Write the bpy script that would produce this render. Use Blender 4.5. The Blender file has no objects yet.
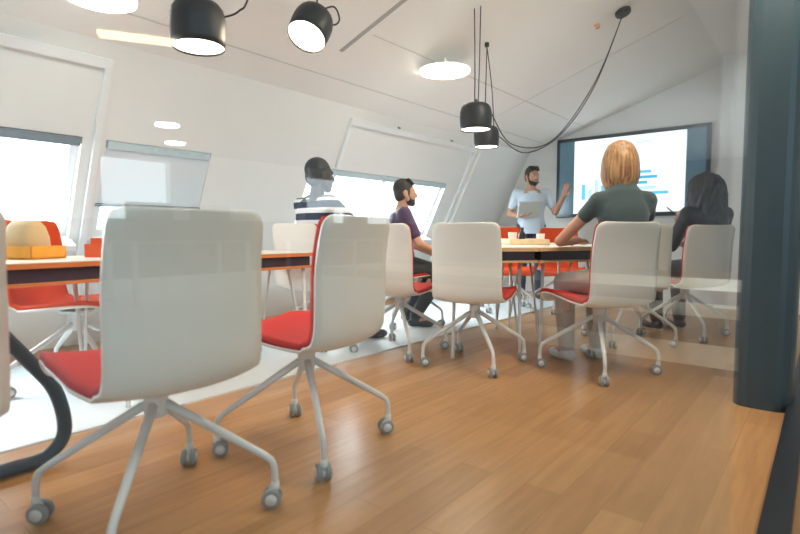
import bpy, bmesh, math, random
from mathutils import Vector, Matrix, Euler
random.seed(7)
SC = bpy.context.scene
COL = SC.collection
PI = math.pi
V = Vector

# ------------------------------------------------------------------ camera
CAM_H = 0.84
FPX = 519.0
PITCH = math.atan(34 / 519)
YAW = math.atan(428 / 519 * math.cos(PITCH))
cam_d = bpy.data.cameras.new('camera')
cam_d.sensor_width = 36
cam_d.lens = FPX / 800 * 36
cam_d.clip_start = 0.02
cam_d.dof.use_dof = True
cam_d.dof.focus_distance = 3.6
cam_d.dof.aperture_fstop = 2.2
cam = bpy.data.objects.new('camera', cam_d)
COL.objects.link(cam)
cam.location = (0, 0, CAM_H)
cam.rotation_euler = Euler((PI / 2 - PITCH, 0, YAW), 'XYZ')
SC.camera = cam

# ------------------------------------------------------------------ world, sun, lights, exposure
SC.view_settings.view_transform = 'Standard'
SC.view_settings.look = 'None'
SC.view_settings.gamma = 1
SC.view_settings.use_curve_mapping = False
SC.view_settings.exposure = 0.74
world = bpy.data.worlds.new('overcast_sky')
SC.world = world
world.use_nodes = True
wn = world.node_tree.nodes
bgn = wn['Background']
bgn.inputs['Color'].default_value = (0.80, 0.93, 1.0, 1)
bgn.inputs['Strength'].default_value = 3.2


def area_light(name, loc, direction, sx, sy, power, color, portal=False):
    d = bpy.data.lights.new(name, 'AREA')
    d.shape = 'RECTANGLE'
    d.size, d.size_y = sx, sy
    d.energy = power
    d.color = color
    o = bpy.data.objects.new(name, d)
    COL.objects.link(o)
    o.location = loc
    o.rotation_euler = V(direction).to_track_quat('-Z', 'Y').to_euler()
    if portal:
        d.cycles.is_portal = True
    return o


# daylight entering through the sloped windows, and added, unseen fill lights
NRM = V((0.8962, 0, -0.4437))
for nm, yc, wy, pw in (('daylight_window_one', 0.2, 2.1, 110), ('daylight_window_three', 4.25, 2.0, 105)):
    area_light(nm, V((-3.84, yc, 1.1)) - NRM * 0.30, NRM, 0.62, wy, pw, (0.86, 0.95, 1.0))
area_light('office_fill_light', (2.4, -1.3, 2.38), (-0.35, 0.15, -1), 2.4, 2.0, 34, (0.46, 0.80, 1.0))  # added cool fill for the chair backs, no known lamp
area_light('office_fill_light', (4.6, -3.6, 2.38), (-0.1, 0.45, -1), 3.4, 3.0, 160, (0.58, 0.84, 1.0))
area_light('room_fill_light', (-0.52, 3.0, 2.74), (-0.35, 0.25, -1), 0.5, 1.7, 62, (1.0, 0.88, 0.70))  # added fill kept out of view, warms the right side
area_light('room_fill_light', (-0.6, -.8, 2.74), (-0.45, -0.1, -1), 0.5, 1.6, 9, (0.66, 0.86, 1.0))  # added cool fill for the nearest chairs, also unseen

# ------------------------------------------------------------------ materials


def nodes_of(name):
    m = bpy.data.materials.new(name)
    m.use_nodes = True
    nt = m.node_tree
    return m, nt, nt.nodes['Principled BSDF']


def mat(name, color, rough=0.5, metal=0.0, noise=0.06, nscale=30.0, bump=0.0, coat=0.0, sheen=0.0, spec=0.5):
    m, nt, b = nodes_of(name)
    n = nt.nodes.new('ShaderNodeTexNoise')
    n.inputs['Scale'].default_value = nscale
    n.inputs['Detail'].default_value = 3
    tc = nt.nodes.new('ShaderNodeTexCoord')
    nt.links.new(tc.outputs['Object'], n.inputs['Vector'])
    r = nt.nodes.new('ShaderNodeValToRGB')
    r.color_ramp.elements[0].position = 0.3
    r.color_ramp.elements[1].position = 0.7
    r.color_ramp.elements[0].color = (*[c * (1 - noise) for c in color], 1)
    r.color_ramp.elements[1].color = (*[min(1, c * (1 + noise)) for c in color], 1)
    nt.links.new(n.outputs['Fac'], r.inputs['Fac'])
    nt.links.new(r.outputs['Color'], b.inputs['Base Color'])
    b.inputs['Roughness'].default_value = rough
    b.inputs['Metallic'].default_value = metal
    b.inputs['Coat Weight'].default_value = coat
    b.inputs['Sheen Weight'].default_value = sheen
    b.inputs['Specular IOR Level'].default_value = spec
    if bump:
        bp = nt.nodes.new('ShaderNodeBump')
        bp.inputs['Strength'].default_value = bump
        bp.inputs['Distance'].default_value = 0.002
        nt.links.new(n.outputs['Fac'], bp.inputs['Height'])
        nt.links.new(bp.outputs['Normal'], b.inputs['Normal'])
    return m


def emit(name, color, strength):
    m, nt, b = nodes_of(name)
    b.inputs['Base Color'].default_value = (*color, 1)
    b.inputs['Emission Color'].default_value = (*color, 1)
    b.inputs['Emission Strength'].default_value = strength
    return m


def wood_floor_mat():
    m, nt, b = nodes_of('oak_plank_floor')
    L = nt.links.new
    tc = nt.nodes.new('ShaderNodeTexCoord')
    mp = nt.nodes.new('ShaderNodeMapping')
    mp.inputs['Rotation'].default_value = (0, 0, PI / 2)
    L(tc.outputs['Object'], mp.inputs['Vector'])
    br = nt.nodes.new('ShaderNodeTexBrick')
    br.offset = 0.37
    br.inputs['Scale'].default_value = 1
    br.inputs['Brick Width'].default_value = 1.15
    br.inputs['Row Height'].default_value = 0.125
    br.inputs['Mortar Size'].default_value = 0.0012
    br.inputs['Mortar Smooth'].default_value = 0.5
    br.inputs['Bias'].default_value = 0.0
    br.inputs['Color1'].default_value = (0.43, 0.222, 0.085, 1)
    br.inputs['Color2'].default_value = (0.58, 0.325, 0.138, 1)
    br.inputs['Mortar'].default_value = (0.28, 0.13, 0.05, 1)
    L(mp.outputs['Vector'], br.inputs['Vector'])
    gm = nt.nodes.new('ShaderNodeMapping')
    gm.inputs['Scale'].default_value = (22, 1.6, 1)
    L(tc.outputs['Object'], gm.inputs['Vector'])
    gn = nt.nodes.new('ShaderNodeTexNoise')
    gn.inputs['Scale'].default_value = 1.6
    gn.inputs['Detail'].default_value = 6
    gn.inputs['Roughness'].default_value = 0.6
    L(gm.outputs['Vector'], gn.inputs['Vector'])
    gr = nt.nodes.new('ShaderNodeValToRGB')
    gr.color_ramp.elements[0].position = 0.25
    gr.color_ramp.elements[0].color = (0.70, 0.64, 0.60, 1)
    gr.color_ramp.elements[1].position = 0.75
    gr.color_ramp.elements[1].color = (1.12, 1.1, 1.08, 1)
    L(gn.outputs['Fac'], gr.inputs['Fac'])
    mx = nt.nodes.new('ShaderNodeMixRGB')
    mx.blend_type = 'MULTIPLY'
    mx.inputs['Fac'].default_value = 0.8
    L(br.outputs['Color'], mx.inputs['Color1'])
    L(gr.outputs['Color'], mx.inputs['Color2'])
    L(mx.outputs['Color'], b.inputs['Base Color'])
    b.inputs['Roughness'].default_value = 0.34
    b.inputs['Coat Weight'].default_value = 0.15
    b.inputs['Coat Roughness'].default_value = 0.22
    bp = nt.nodes.new('ShaderNodeBump')
    bp.inputs['Strength'].default_value = 0.12
    bp.inputs['Distance'].default_value = 0.002
    L(gn.outputs['Fac'], bp.inputs['Height'])
    L(bp.outputs['Normal'], b.inputs['Normal'])
    return m


def sun_band_floor_mat():
    """Outer office floor: strips of sunlight painted on as broad pale bands."""
    m, nt, b = nodes_of('sun_painted_office_floor')
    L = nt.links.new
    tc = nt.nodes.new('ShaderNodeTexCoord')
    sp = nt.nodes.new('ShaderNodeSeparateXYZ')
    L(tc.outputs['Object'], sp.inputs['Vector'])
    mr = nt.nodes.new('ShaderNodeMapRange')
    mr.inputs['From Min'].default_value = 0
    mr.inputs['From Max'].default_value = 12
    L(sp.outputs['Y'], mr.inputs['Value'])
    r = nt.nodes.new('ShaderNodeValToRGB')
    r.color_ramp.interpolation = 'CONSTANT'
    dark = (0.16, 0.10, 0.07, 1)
    pale = (0.95, 0.84, 0.66, 1)  # sunlight strips put into the floor colour
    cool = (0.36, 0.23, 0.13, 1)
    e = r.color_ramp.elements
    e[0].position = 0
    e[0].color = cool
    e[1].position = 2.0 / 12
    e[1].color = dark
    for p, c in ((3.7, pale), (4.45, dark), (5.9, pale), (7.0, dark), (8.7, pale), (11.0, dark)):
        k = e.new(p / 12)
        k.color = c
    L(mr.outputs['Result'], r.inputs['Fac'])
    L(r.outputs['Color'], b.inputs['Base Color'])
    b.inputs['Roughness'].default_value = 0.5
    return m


def fabric(name, color, rough=0.85):
    return mat(name, color, rough, noise=0.10, nscale=220, bump=0.25, sheen=0.3)


def glass_mat():
    m = bpy.data.materials.new('partition_glass')
    m.use_nodes = True
    nt = m.node_tree
    nt.nodes.clear()
    L = nt.links.new
    out = nt.nodes.new('ShaderNodeOutputMaterial')
    mix = nt.nodes.new('ShaderNodeMixShader')
    tr = nt.nodes.new('ShaderNodeBsdfTransparent')
    tr.inputs['Color'].default_value = (0.975, 0.99, 0.985, 1)
    gl = nt.nodes.new('ShaderNodeBsdfGlossy')
    gl.inputs['Roughness'].default_value = 0.0
    lw = nt.nodes.new('ShaderNodeLayerWeight')
    lw.inputs['Blend'].default_value = 0.5
    pw = nt.nodes.new('ShaderNodeMath')
    pw.operation = 'POWER'
    pw.inputs[1].default_value = 5
    L(lw.outputs['Facing'], pw.inputs[0])
    mu = nt.nodes.new('ShaderNodeMath')
    mu.operation = 'MULTIPLY_ADD'
    mu.use_clamp = True
    mu.inputs[1].default_value = 0.52
    mu.inputs[2].default_value = 0.045
    L(pw.outputs[0], mu.inputs[0])
    L(mu.outputs[0], mix.inputs['Fac'])
    L(tr.outputs[0], mix.inputs[1])
    L(gl.outputs[0], mix.inputs[2])
    L(mix.outputs[0], out.inputs['Surface'])
    return m


def pane_mat():
    m = bpy.data.materials.new('window_pane_glass')
    m.use_nodes = True
    nt = m.node_tree
    nt.nodes.clear()
    out = nt.nodes.new('ShaderNodeOutputMaterial')
    mix = nt.nodes.new('ShaderNodeMixShader')
    mix.inputs['Fac'].default_value = 0.05
    tr = nt.nodes.new('ShaderNodeBsdfTransparent')
    gl = nt.nodes.new('ShaderNodeBsdfGlossy')
    gl.inputs['Roughness'].default_value = 0.02
    nt.links.new(tr.outputs[0], mix.inputs[1])
    nt.links.new(gl.outputs[0], mix.inputs[2])
    nt.links.new(mix.outputs[0], out.inputs['Surface'])
    return m


def hair_mat(name, dark, light, scale=(60, 60, 4)):
    m, nt, b = nodes_of(name)
    L = nt.links.new
    tc = nt.nodes.new('ShaderNodeTexCoord')
    mp = nt.nodes.new('ShaderNodeMapping')
    mp.inputs['Scale'].default_value = scale
    L(tc.outputs['Object'], mp.inputs['Vector'])
    n = nt.nodes.new('ShaderNodeTexNoise')
    n.inputs['Scale'].default_value = 1.5
    n.inputs['Detail'].default_value = 4
    L(mp.outputs['Vector'], n.inputs['Vector'])
    r = nt.nodes.new('ShaderNodeValToRGB')
    r.color_ramp.elements[0].position = 0.35
    r.color_ramp.elements[1].position = 0.65
    r.color_ramp.elements[0].color = (*dark, 1)
    r.color_ramp.elements[1].color = (*light, 1)
    L(n.outputs['Fac'], r.inputs['Fac'])
    L(r.outputs['Color'], b.inputs['Base Color'])
    b.inputs['Roughness'].default_value = 0.45
    bp = nt.nodes.new('ShaderNodeBump')
    bp.inputs['Strength'].default_value = 0.5
    bp.inputs['Distance'].default_value = 0.004
    L(n.outputs['Fac'], bp.inputs['Height'])
    L(bp.outputs['Normal'], b.inputs['Normal'])
    return m


def stripe_mat():
    m, nt, b = nodes_of('striped_jersey')
    L = nt.links.new
    tc = nt.nodes.new('ShaderNodeTexCoord')
    sp = nt.nodes.new('ShaderNodeSeparateXYZ')
    L(tc.outputs['Object'], sp.inputs['Vector'])
    mr = nt.nodes.new('ShaderNodeMapRange')
    mr.inputs['From Min'].default_value = 0.4
    mr.inputs['From Max'].default_value = 1.2
    L(sp.outputs['Z'], mr.inputs['Value'])
    r = nt.nodes.new('ShaderNodeValToRGB')
    r.color_ramp.interpolation = 'CONSTANT'
    wht = (0.86, 0.86, 0.85, 1)
    drk = (0.025, 0.04, 0.075, 1)
    e = r.color_ramp.elements
    e[0].position = 0
    e[0].color = wht
    e[1].position = (0.875 - .4) / .8
    e[1].color = drk
    for z, c in ((0.887, wht), (0.925, drk), (0.972, wht), (1.01, drk), (1.062, wht), (1.085, drk), (1.095, wht)):
        k = e.new((z - .4) / .8)
        k.color = c
    L(mr.outputs['Result'], r.inputs['Fac'])
    L(r.outputs['Color'], b.inputs['Base Color'])
    b.inputs['Roughness'].default_value = 0.85
    return m


M = dict(
    wall=mat('white_painted_wall', (0.80, 0.80, 0.78), 0.7, noise=0.012, nscale=4, bump=0.02),
    ceiling=mat('white_ceiling_board', (0.90, 0.885, 0.85), 0.75, noise=0.012, nscale=3),
    seam=mat('ceiling_seam_grey', (0.42, 0.42, 0.40), 0.7),
    seam_light=mat('ceiling_seam_pale', (0.66, 0.65, 0.62), 0.7),
    frame=mat('white_window_frame', (0.82, 0.84, 0.85), 0.4, noise=0.01),
    blind=mat('pale_blind_cloth', (0.66, 0.72, 0.76), 0.8, noise=0.03, nscale=80),
    cassette=mat('grey_blind_cassette', (0.20, 0.25, 0.29), 0.5),
    cassette_pale=mat('pale_teal_cassette', (0.50, 0.62, 0.66), 0.5),
    floor=wood_floor_mat(),
    rug=mat('white_woven_rug', (0.70, 0.77, 0.81), 0.55, noise=0.02, nscale=260, bump=0.15),
    office_floor=sun_band_floor_mat(),
    shell=mat('cream_chair_shell', (0.80, 0.745, 0.66), 0.36, noise=0.01, coat=0.15),
    red=mat('red_upholstery', (0.50, 0.015, 0.008), 0.8, noise=0.08, nscale=220, bump=0.2, spec=0.25),
    red_warm_lit=mat('orange_red_upholstery', (0.74, 0.075, 0.014), 0.8, noise=0.08, nscale=220, bump=0.2, spec=0.25),  # copy of the red cloth with warm light put into its colour
    steel=mat('white_lacquered_steel', (0.74, 0.72, 0.69), 0.32, noise=0.01),
    castor=mat('grey_castor_plastic', (0.30, 0.31, 0.31), 0.5),
    tyre=mat('dark_castor_tread', (0.10, 0.10, 0.10), 0.6),
    tabletop=mat('pale_birch_top', (0.80, 0.74, 0.64), 0.35, noise=0.03, nscale=12),
    tableedge=mat('orange_table_edge', (0.72, 0.22, 0.06), 0.45, noise=0.05),
    birch=mat('honey_ply_edge', (0.72, 0.46, 0.20), 0.45, noise=0.08, nscale=60),
    apron=mat('dark_table_apron', (0.055, 0.035, 0.05), 0.5),
    lamp=mat('black_lamp_metal', (0.016, 0.018, 0.020), 0.48, noise=0.02),
    cord=mat('black_cord_rubber', (0.012, 0.012, 0.014), 0.5),
    lampface=emit('lamp_diffuser_glow', (1.0, 0.86, 0.68), 9),
    disc=emit('ceiling_disc_glow', (1.0, 0.93, 0.80), 6),
    spot=emit('office_downlight_glow', (1.0, 0.95, 0.85), 60),
    strip=emit('warm_strip_glow', (1.0, .80, .52), 7),
    column=mat('dark_teal_column', (0.036, 0.062, 0.075), 0.4, noise=0.05, nscale=2),
    track=mat('black_glass_track', (0.012, 0.016, 0.022), 0.4),
    black=mat('black_tube_rubber', (0.010, 0.014, 0.022), 0.4),
    tvframe=mat('dark_screen_bezel', (0.012, 0.018, 0.032), 0.3),
    glass=glass_mat(), pane=pane_mat(),
    tan=fabric('tan_canvas', (0.66, 0.46, 0.24)),
    orange=mat('orange_box_board', (0.86, 0.36, 0.03), 0.6),
    redorange=mat('red_orange_card', (0.80, 0.12, 0.03), 0.55),
    paper=mat('white_paper', (0.85, 0.84, 0.80), 0.7),
    cup=mat('white_cup_card', (0.85, 0.82, 0.78), 0.5),
    traywood=mat('light_wood_tray', (0.76, 0.58, 0.36), 0.5, noise=0.1, nscale=40),
    bottle=mat('dark_bottle', (0.02, 0.025, 0.03), 0.2),
    laptop=mat('pale_grey_laptop_lid', (0.62, 0.66, 0.64), 0.4),
    desk=mat('grey_desk_top', (0.45, 0.47, 0.48), 0.5),
    monitor=mat('dark_monitor_back', (0.05, 0.055, 0.06), 0.45),
    sensor=mat('copper_sensor', (0.55, 0.26, 0.14), 0.4),
    office_sunlit=mat('sunlit_tint_office_floor', (0.78, 0.84, 0.88), 0.5),  # sunlit part of the office floor, painted in as colour
    office_border=mat('tan_office_border', (0.50, 0.32, 0.17), 0.5),
    office_dark=mat('dark_grey_office_wall', (0.07, 0.075, 0.08), 0.7),
    office_ceiling=mat('grey_office_ceiling', (0.24, 0.24, 0.24), 0.8),
    sock=mat('white_wall_outlet', (0.8, 0.8, 0.8), 0.4),
    eye=mat('eye_white', (0.55, 0.52, 0.50), 0.5, noise=0),
    iris=mat('dark_iris', (0.03, 0.02, 0.015), 0.15, noise=0),
)

# ------------------------------------------------------------------ mesh helpers


def new_obj(name, me, m, parent=None, smooth=True):
    o = bpy.data.objects.new(name, me)
    COL.objects.link(o)
    if m is not None:
        me.materials.append(m)
    if parent is not None:
        o.parent = parent
    if smooth:
        for p in me.polygons:
            p.use_smooth = True
    return o


class MB:
    def __init__(s):
        s.v = []
        s.f = []

    def add(s, vs, fs):
        n = len(s.v)
        s.v += [tuple(v) for v in vs]
        s.f += [tuple(i + n for i in f) for f in fs]
        return s

    def box(s, c, d, R=None):
        c = V(c)
        h = V(d) / 2
        vs = []
        for x in (-1, 1):
            for y in (-1, 1):
                for z in (-1, 1):
                    p = V((x * h.x, y * h.y, z * h.z))
                    if R is not None:
                        p = R @ p
                    vs.append(c + p)
        return s.add(vs, [(0, 1, 3, 2), (4, 6, 7, 5), (0, 4, 5, 1), (2, 3, 7, 6), (0, 2, 6, 4), (1, 5, 7, 3)])

    def hexa(s, p):  # 8 corners: bottom 4 (ccw) and top 4
        return s.add(p, [(3, 2, 1, 0), (4, 5, 6, 7), (0, 1, 5, 4), (1, 2, 6, 5), (2, 3, 7, 6), (3, 0, 4, 7)])

    def rings(s, rs, cap=True, closed=False):
        n = len(rs[0])
        k = len(rs)
        vs = [p for r in rs for p in r]
        fs = []
        for i in range(k if closed else k - 1):
            a, b = i * n, ((i + 1) % k) * n
            for j in range(n):
                j2 = (j + 1) % n
                fs.append((a + j, a + j2, b + j2, b + j))
        if cap and not closed:
            fs.append(tuple(range(n - 1, -1, -1)))
            fs.append(tuple(range((k - 1) * n, k * n)))
        return s.add(vs, fs)

    def tube(s, pts, r, n=12, flat=None):
        pts = [V(p) for p in pts]
        rr = r if isinstance(r, (list, tuple)) else [r] * len(pts)
        rs = []
        up = None
        for i, p in enumerate(pts):
            a = pts[max(i - 1, 0)]
            b = pts[min(i + 1, len(pts) - 1)]
            t = (b - a).normalized()
            if up is None:
                up = t.orthogonal().normalized()
            up = (up - t * up.dot(t))
            up = up.normalized() if up.length > 1e-6 else t.orthogonal().normalized()
            w = t.cross(up)
            rs.append([p + (up * math.cos(q) + w * math.sin(q)) * rr[i] for q in (2 * PI * j / n for j in range(n))])
        return s.rings(rs)

    def lathe(s, prof, c=(0, 0, 0), n=32, R=None, cap=True):
        c = V(c)
        rs = []
        for (r, z) in prof:
            ring = []
            for j in range(n):
                q = 2 * PI * j / n
                p = V((max(r, 1e-4) * math.cos(q), max(r, 1e-4) * math.sin(q), z))
                ring.append(c + (R @ p if R is not None else p))
            rs.append(ring)
        return s.rings(rs, cap=cap)

    def ellipsoid(s, c, r, R=None, n=20, k=12):
        c = V(c)
        if not isinstance(r, (tuple, list)):
            r = (r, r, r)
        rs = []
        for i in range(k + 1):
            th = PI * min(max(i / k, 0.004), 0.996)
            ring = []
            for j in range(n):
                q = 2 * PI * j / n
                p = V((r[0] * math.sin(th) * math.cos(q), r[1] * math.sin(th) * math.sin(q), -r[2] * math.cos(th)))
                ring.append(c + (R @ p if R is not None else p))
            rs.append(ring)
        return s.rings(rs)

    def capsule(s, a, ra, b, rb, n=14):
        a, b = V(a), V(b)
        t = b - a
        L = t.length
        if L < 1e-5:
            return s.ellipsoid(a, ra)
        t /= L
        u = t.orthogonal().normalized()
        w = t.cross(u)
        rs = []
        K = 5
        prof = [(-ra * math.cos(PI / 2 * i / K), ra * math.sin(PI / 2 * max(i / K, .02))) for i in range(K + 1)]
        prof += [(L + rb * math.sin(PI / 2 * i / K), rb * math.cos(PI / 2 * min(i / K, .98))) for i in range(K + 1)]
        for (h, r) in prof:
            rs.append([a + t * h + (u * math.cos(q) + w * math.sin(q)) * r for q in (2 * PI * j / n for j in range(n))])
        return s.rings(rs)

    def mesh(s, name):
        me = bpy.data.meshes.new(name)
        me.from_pydata(s.v, [], s.f)
        me.validate()
        bm = bmesh.new()
        bm.from_mesh(me)
        bmesh.ops.recalc_face_normals(bm, faces=bm.faces)
        bm.to_mesh(me)
        bm.free()
        return me

    def build(s, name, m, parent=None, smooth=False, bevel=0.0, seg=2):
        me = s.mesh(name)
        if bevel:
            bm = bmesh.new()
            bm.from_mesh(me)
            es = [e for e in bm.edges if len(e.link_faces) == 2 and e.calc_face_angle(0) > 0.5]
            bmesh.ops.bevel(bm, geom=es, offset=bevel, segments=seg, profile=0.5, affect='EDGES')
            bm.to_mesh(me)
            bm.free()
        return new_obj(name, me, m, parent, smooth)

    def blob(s, name, m, parent, voxel=0.007, it=3):
        me = s.mesh(name + '_raw')
        o = bpy.data.objects.new(name + '_raw', me)
        COL.objects.link(o)
        md = o.modifiers.new('r', 'REMESH')
        md.mode = 'VOXEL'
        md.voxel_size = voxel
        sm = o.modifiers.new('s', 'SMOOTH')
        sm.factor = 0.5
        sm.iterations = it
        dg = bpy.context.evaluated_depsgraph_get()
        dg.update()
        me2 = bpy.data.meshes.new_from_object(o.evaluated_get(dg))
        me2.name = name
        me2.materials.clear()
        COL.objects.unlink(o)
        bpy.data.objects.remove(o)
        return new_obj(name, me2, m, parent, True)


def smooth_path(pts, k=6):
    pts = [V(p) for p in pts]
    out = []
    for i in range(len(pts) - 1):
        p0, p1, p2, p3 = pts[max(i - 1, 0)], pts[i], pts[i + 1], pts[min(i + 2, len(pts) - 1)]
        for j in range(k):
            t = j / k
            out.append(0.5 * ((2 * p1) + (p2 - p0) * t + (2 * p0 - 5 * p1 + 4 * p2 - p3) * t * t + (3 * p1 - p0 - 3 * p2 + p3) * t ** 3))
    out.append(pts[-1])
    return out


def tag(o, label=None, cat=None, group=None, kind=None):
    if label:
        o['label'] = label
    if cat:
        o['category'] = cat
    if group:
        o['group'] = group
    if kind:
        o['kind'] = kind
    return o


def thing(name, label, cat, loc=(0, 0, 0), rz=0.0, group=None):
    o = bpy.data.objects.new(name, None)
    o.empty_display_size = 0.1
    COL.objects.link(o)
    o.location = loc
    o.rotation_euler = (0, 0, rz)
    return tag(o, label, cat, group)


def struct(name, mb, m, parent=None, bevel=0.0, smooth=False):
    o = mb.build(name, m, parent, smooth=smooth, bevel=bevel)
    if parent is None:
        o['kind'] = 'structure'
    return o


def copy_tree(o, parent=None):
    c = o.copy()
    COL.objects.link(c)
    if parent is not None:
        c.parent = parent
    for ch in [x for x in o.children]:
        copy_tree(ch, c)
    return c


# ------------------------------------------------------------------ the room
YB, YT = -2.6, 7.0         # rear wall, screen wall
XG = -0.08                 # glass partition
CX = -0.97                 # where the sloped ceiling turns flat


def ceil_z(x):
    return 3.09 + 0.3316 * min(x, CX)


struct('floor', MB().box((-2.25, 2.2, -0.06), (4.5, 9.9, 0.12)), M['floor'])
struct('floor_office_2', MB().box((5.9, -.5, 0.001), (7.8, 13, 0.004)), M['office_sunlit'])  # pale sheet added to stand for sunlit floor
struct('floor_office_3', MB().box((.17, .8, 0.001), (.32, 5.4, 0.004)), M['office_border'])
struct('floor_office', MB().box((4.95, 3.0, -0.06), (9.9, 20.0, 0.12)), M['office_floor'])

# sloped and flat ceiling
x0 = -3.36
mb = MB()
mb.hexa([(x0, YB - .1, ceil_z(x0)), (CX, YB - .1, ceil_z(CX)), (CX, YT + .1, ceil_z(CX)), (x0, YT + .1, ceil_z(x0)),
         (x0, YB - .1, ceil_z(x0) + .15), (CX, YB - .1, ceil_z(CX) + .15), (CX, YT + .1, ceil_z(CX) + .15), (x0, YT + .1, ceil_z(x0) + .15)])
mb.box(((CX + .05) / 2 - .0, (YB + YT) / 2, ceil_z(0) + .075), (-CX + .05, YT - YB + .2, .15))
struct('ceiling', mb, M['ceiling'])
struct('ceiling_office', MB().box((4.95, 3.0, 2.48), (9.9, 20.0, 0.12)), M['office_ceiling'])

# seams and grooves in the sloped ceiling
sl = V((1, 0, 0.3316)).normalized()
sn = V((0.3316, 0, -1)).normalized()
RC = Matrix((sl, V((0, 1, 0)), -sn)).transposed()


def on_ceiling(x, y, off=0.0):
    return V((x, y, ceil_z(x))) + sn * off


struct('trim_1', MB().box(on_ceiling(-2.0, 2.72), (1.68, 0.035, 0.006), RC), M['seam'])
struct('trim_2', MB().box(on_ceiling(-3.08, 2.2), (0.012, 9.2, 0.006), RC), M['seam_light'])
struct('trim_3', MB().box(on_ceiling(-2.55, 4.9), (0.010, 4.2, 0.006), RC), M['seam_light'])
for i, y in enumerate((0.35, 5.2)):
    struct('trim_%d' % (4 + i), MB().box(on_ceiling(-2.1, y), (2.2, 0.012, 0.006), RC), M['seam_light'])

# mansard (window) wall: slope direction US, inward normal NI
US = V((0.4437, 0, 0.8962))
NI = V((0.8962, 0, -0.4437))
RM = Matrix((NI, V((0, 1, 0)), US)).transposed()
XF = -4.335


def mans(y, z, off=0.0):
    s = z / 0.8962
    return V((XF, y, 0)) + US * s + NI * off


def slab(mb, y0, y1, z0, z1, n0, n1):
    """box in the slope's own frame, thickness from n0 to n1 along the inward normal"""
    s0, s1 = z0 / .8962, z1 / .8962
    c = V((XF, (y0 + y1) / 2, 0)) + US * ((s0 + s1) / 2) + NI * ((n0 + n1) / 2)
    return mb.box(c, (n1 - n0, y1 - y0, s1 - s0), RM)


WZ0, WZ1 = 0.80, 1.44
WINS = [(-0.95, 1.28), (1.42, 2.16), (3.15, 5.30)]
mb = MB()
TH = -0.22
slab(mb, YB - .1, YT + .1, -0.15, WZ0, TH, 0)
slab(mb, YB - .1, YT + .1, WZ1, 2.02, TH, 0)
ys = [YB - .1] + [y for w in WINS for y in w] + [YT + .1]
for i in range(0, len(ys), 2):
    slab(mb, ys[i], ys[i + 1], WZ0, WZ1, TH, 0)
struct('wall_left', mb, M['wall'])

# shallow raised surround that frames each window bay
mb = MB()
for (a, b) in ((-2.5, 1.38), (3.42, 5.62)):
    slab(mb, a, b, 1.84, 1.89, 0, .03)
    slab(mb, b - .04, b, 0.02, 1.84, 0, .03)
slab(mb, 3.42, 3.46, 1.46, 1.84, 0, .03)
struct('trim_6', mb, M['frame'])
mb = MB()
slab(mb, 5.64, 6.55, 0.0, 1.99, 0, .07)
struct('trim_7', mb, M['wall'])
mb = MB()
for y in (-0.5, 0.7, 4.1, 5.05):
    slab(mb, y - .012, y + .012, 1.895, 1.91, 0, .022)
struct('trim_8', mb, M['cassette'])

for i, (a, b) in enumerate(WINS):
    fr = MB()
    t = 0.045
    slab(fr, a, b, WZ0, WZ0 + t, -.16, -.05)
    slab(fr, a, b, WZ1 - t, WZ1, -.16, -.05)
    slab(fr, a, a + t, WZ0 + t, WZ1 - t, -.16, -.05)
    slab(fr, b - t, b, WZ0 + t, WZ1 - t, -.16, -.05)
    root = struct('window_%d' % (i + 1), fr, M['frame'])
    mids = {0: (0.1,), 1: (1.5,), 2: (3.5, 4.24)}[i]
    for y in mids:
        if i == 1:
            continue
        q = MB()
        slab(q, y - .03, y + .03, WZ0 + t, WZ1 - t, -.15, -.06)
        q.build('mullion', M['frame'], root)
    q = MB()
    slab(q, a + .03, b - .03, WZ0 + .03, WZ1 - .03, -.108, -.100)
    q.build('pane', M['pane'], root)
    q = MB()
    slab(q, a - .02, b + .02, WZ0 - .035, WZ0, -.10, .10)
    q.build('window_sill', M['frame'], root, bevel=.006)
    q = MB()
    slab(q, a + .01, b - .01, WZ1 - .055, WZ1 - .003, -.05, .012)
    q.build('blind_cassette', M['cassette'] if i == 0 else M['cassette_pale'], root, bevel=.008)
    if i == 1:
        q = MB()
        slab(q, a - .01, b + .01, 1.035, WZ1 - .05, -.008, -.004)
        q.build('blind', M['blind'], root)
        q = MB()
        slab(q, a - .01, b + .01, 1.02, 1.04, -.014, .004)
        q.build('blind_rail', M['cassette'], root, bevel=.003)

# screen wall, rear wall, side pilaster
struct('wall_front', MB().box((-2.2, YT + .1, 1.35), (5.0, .2, 3.0)), M['wall'])
struct('wall_back', MB().box((-2.2, YB - .1, 1.35), (5.0, .2, 3.0)), M['wall'])
struct('wall_right', MB().box((-.50, YT - .15, ceil_z(0) / 2), (.92, .3, ceil_z(0) - .002)), M['wall'])
mb = MB()
mb.box((-.62, 6.83, 1.06), (.5, .05, 2.12))
dr = struct('door_1', mb, M['frame'], bevel=.004)
MB().tube([(-.80, 6.80, 1.0), (-.80, 6.76, 1.0), (-.68, 6.76, 1.0)], .009).build('door_handle', M['castor'], dr, smooth=True)
struct('baseboard_front', MB().box((-2.7, YT - .008, .04), (3.4, .016, .08)), M['frame'])

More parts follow.
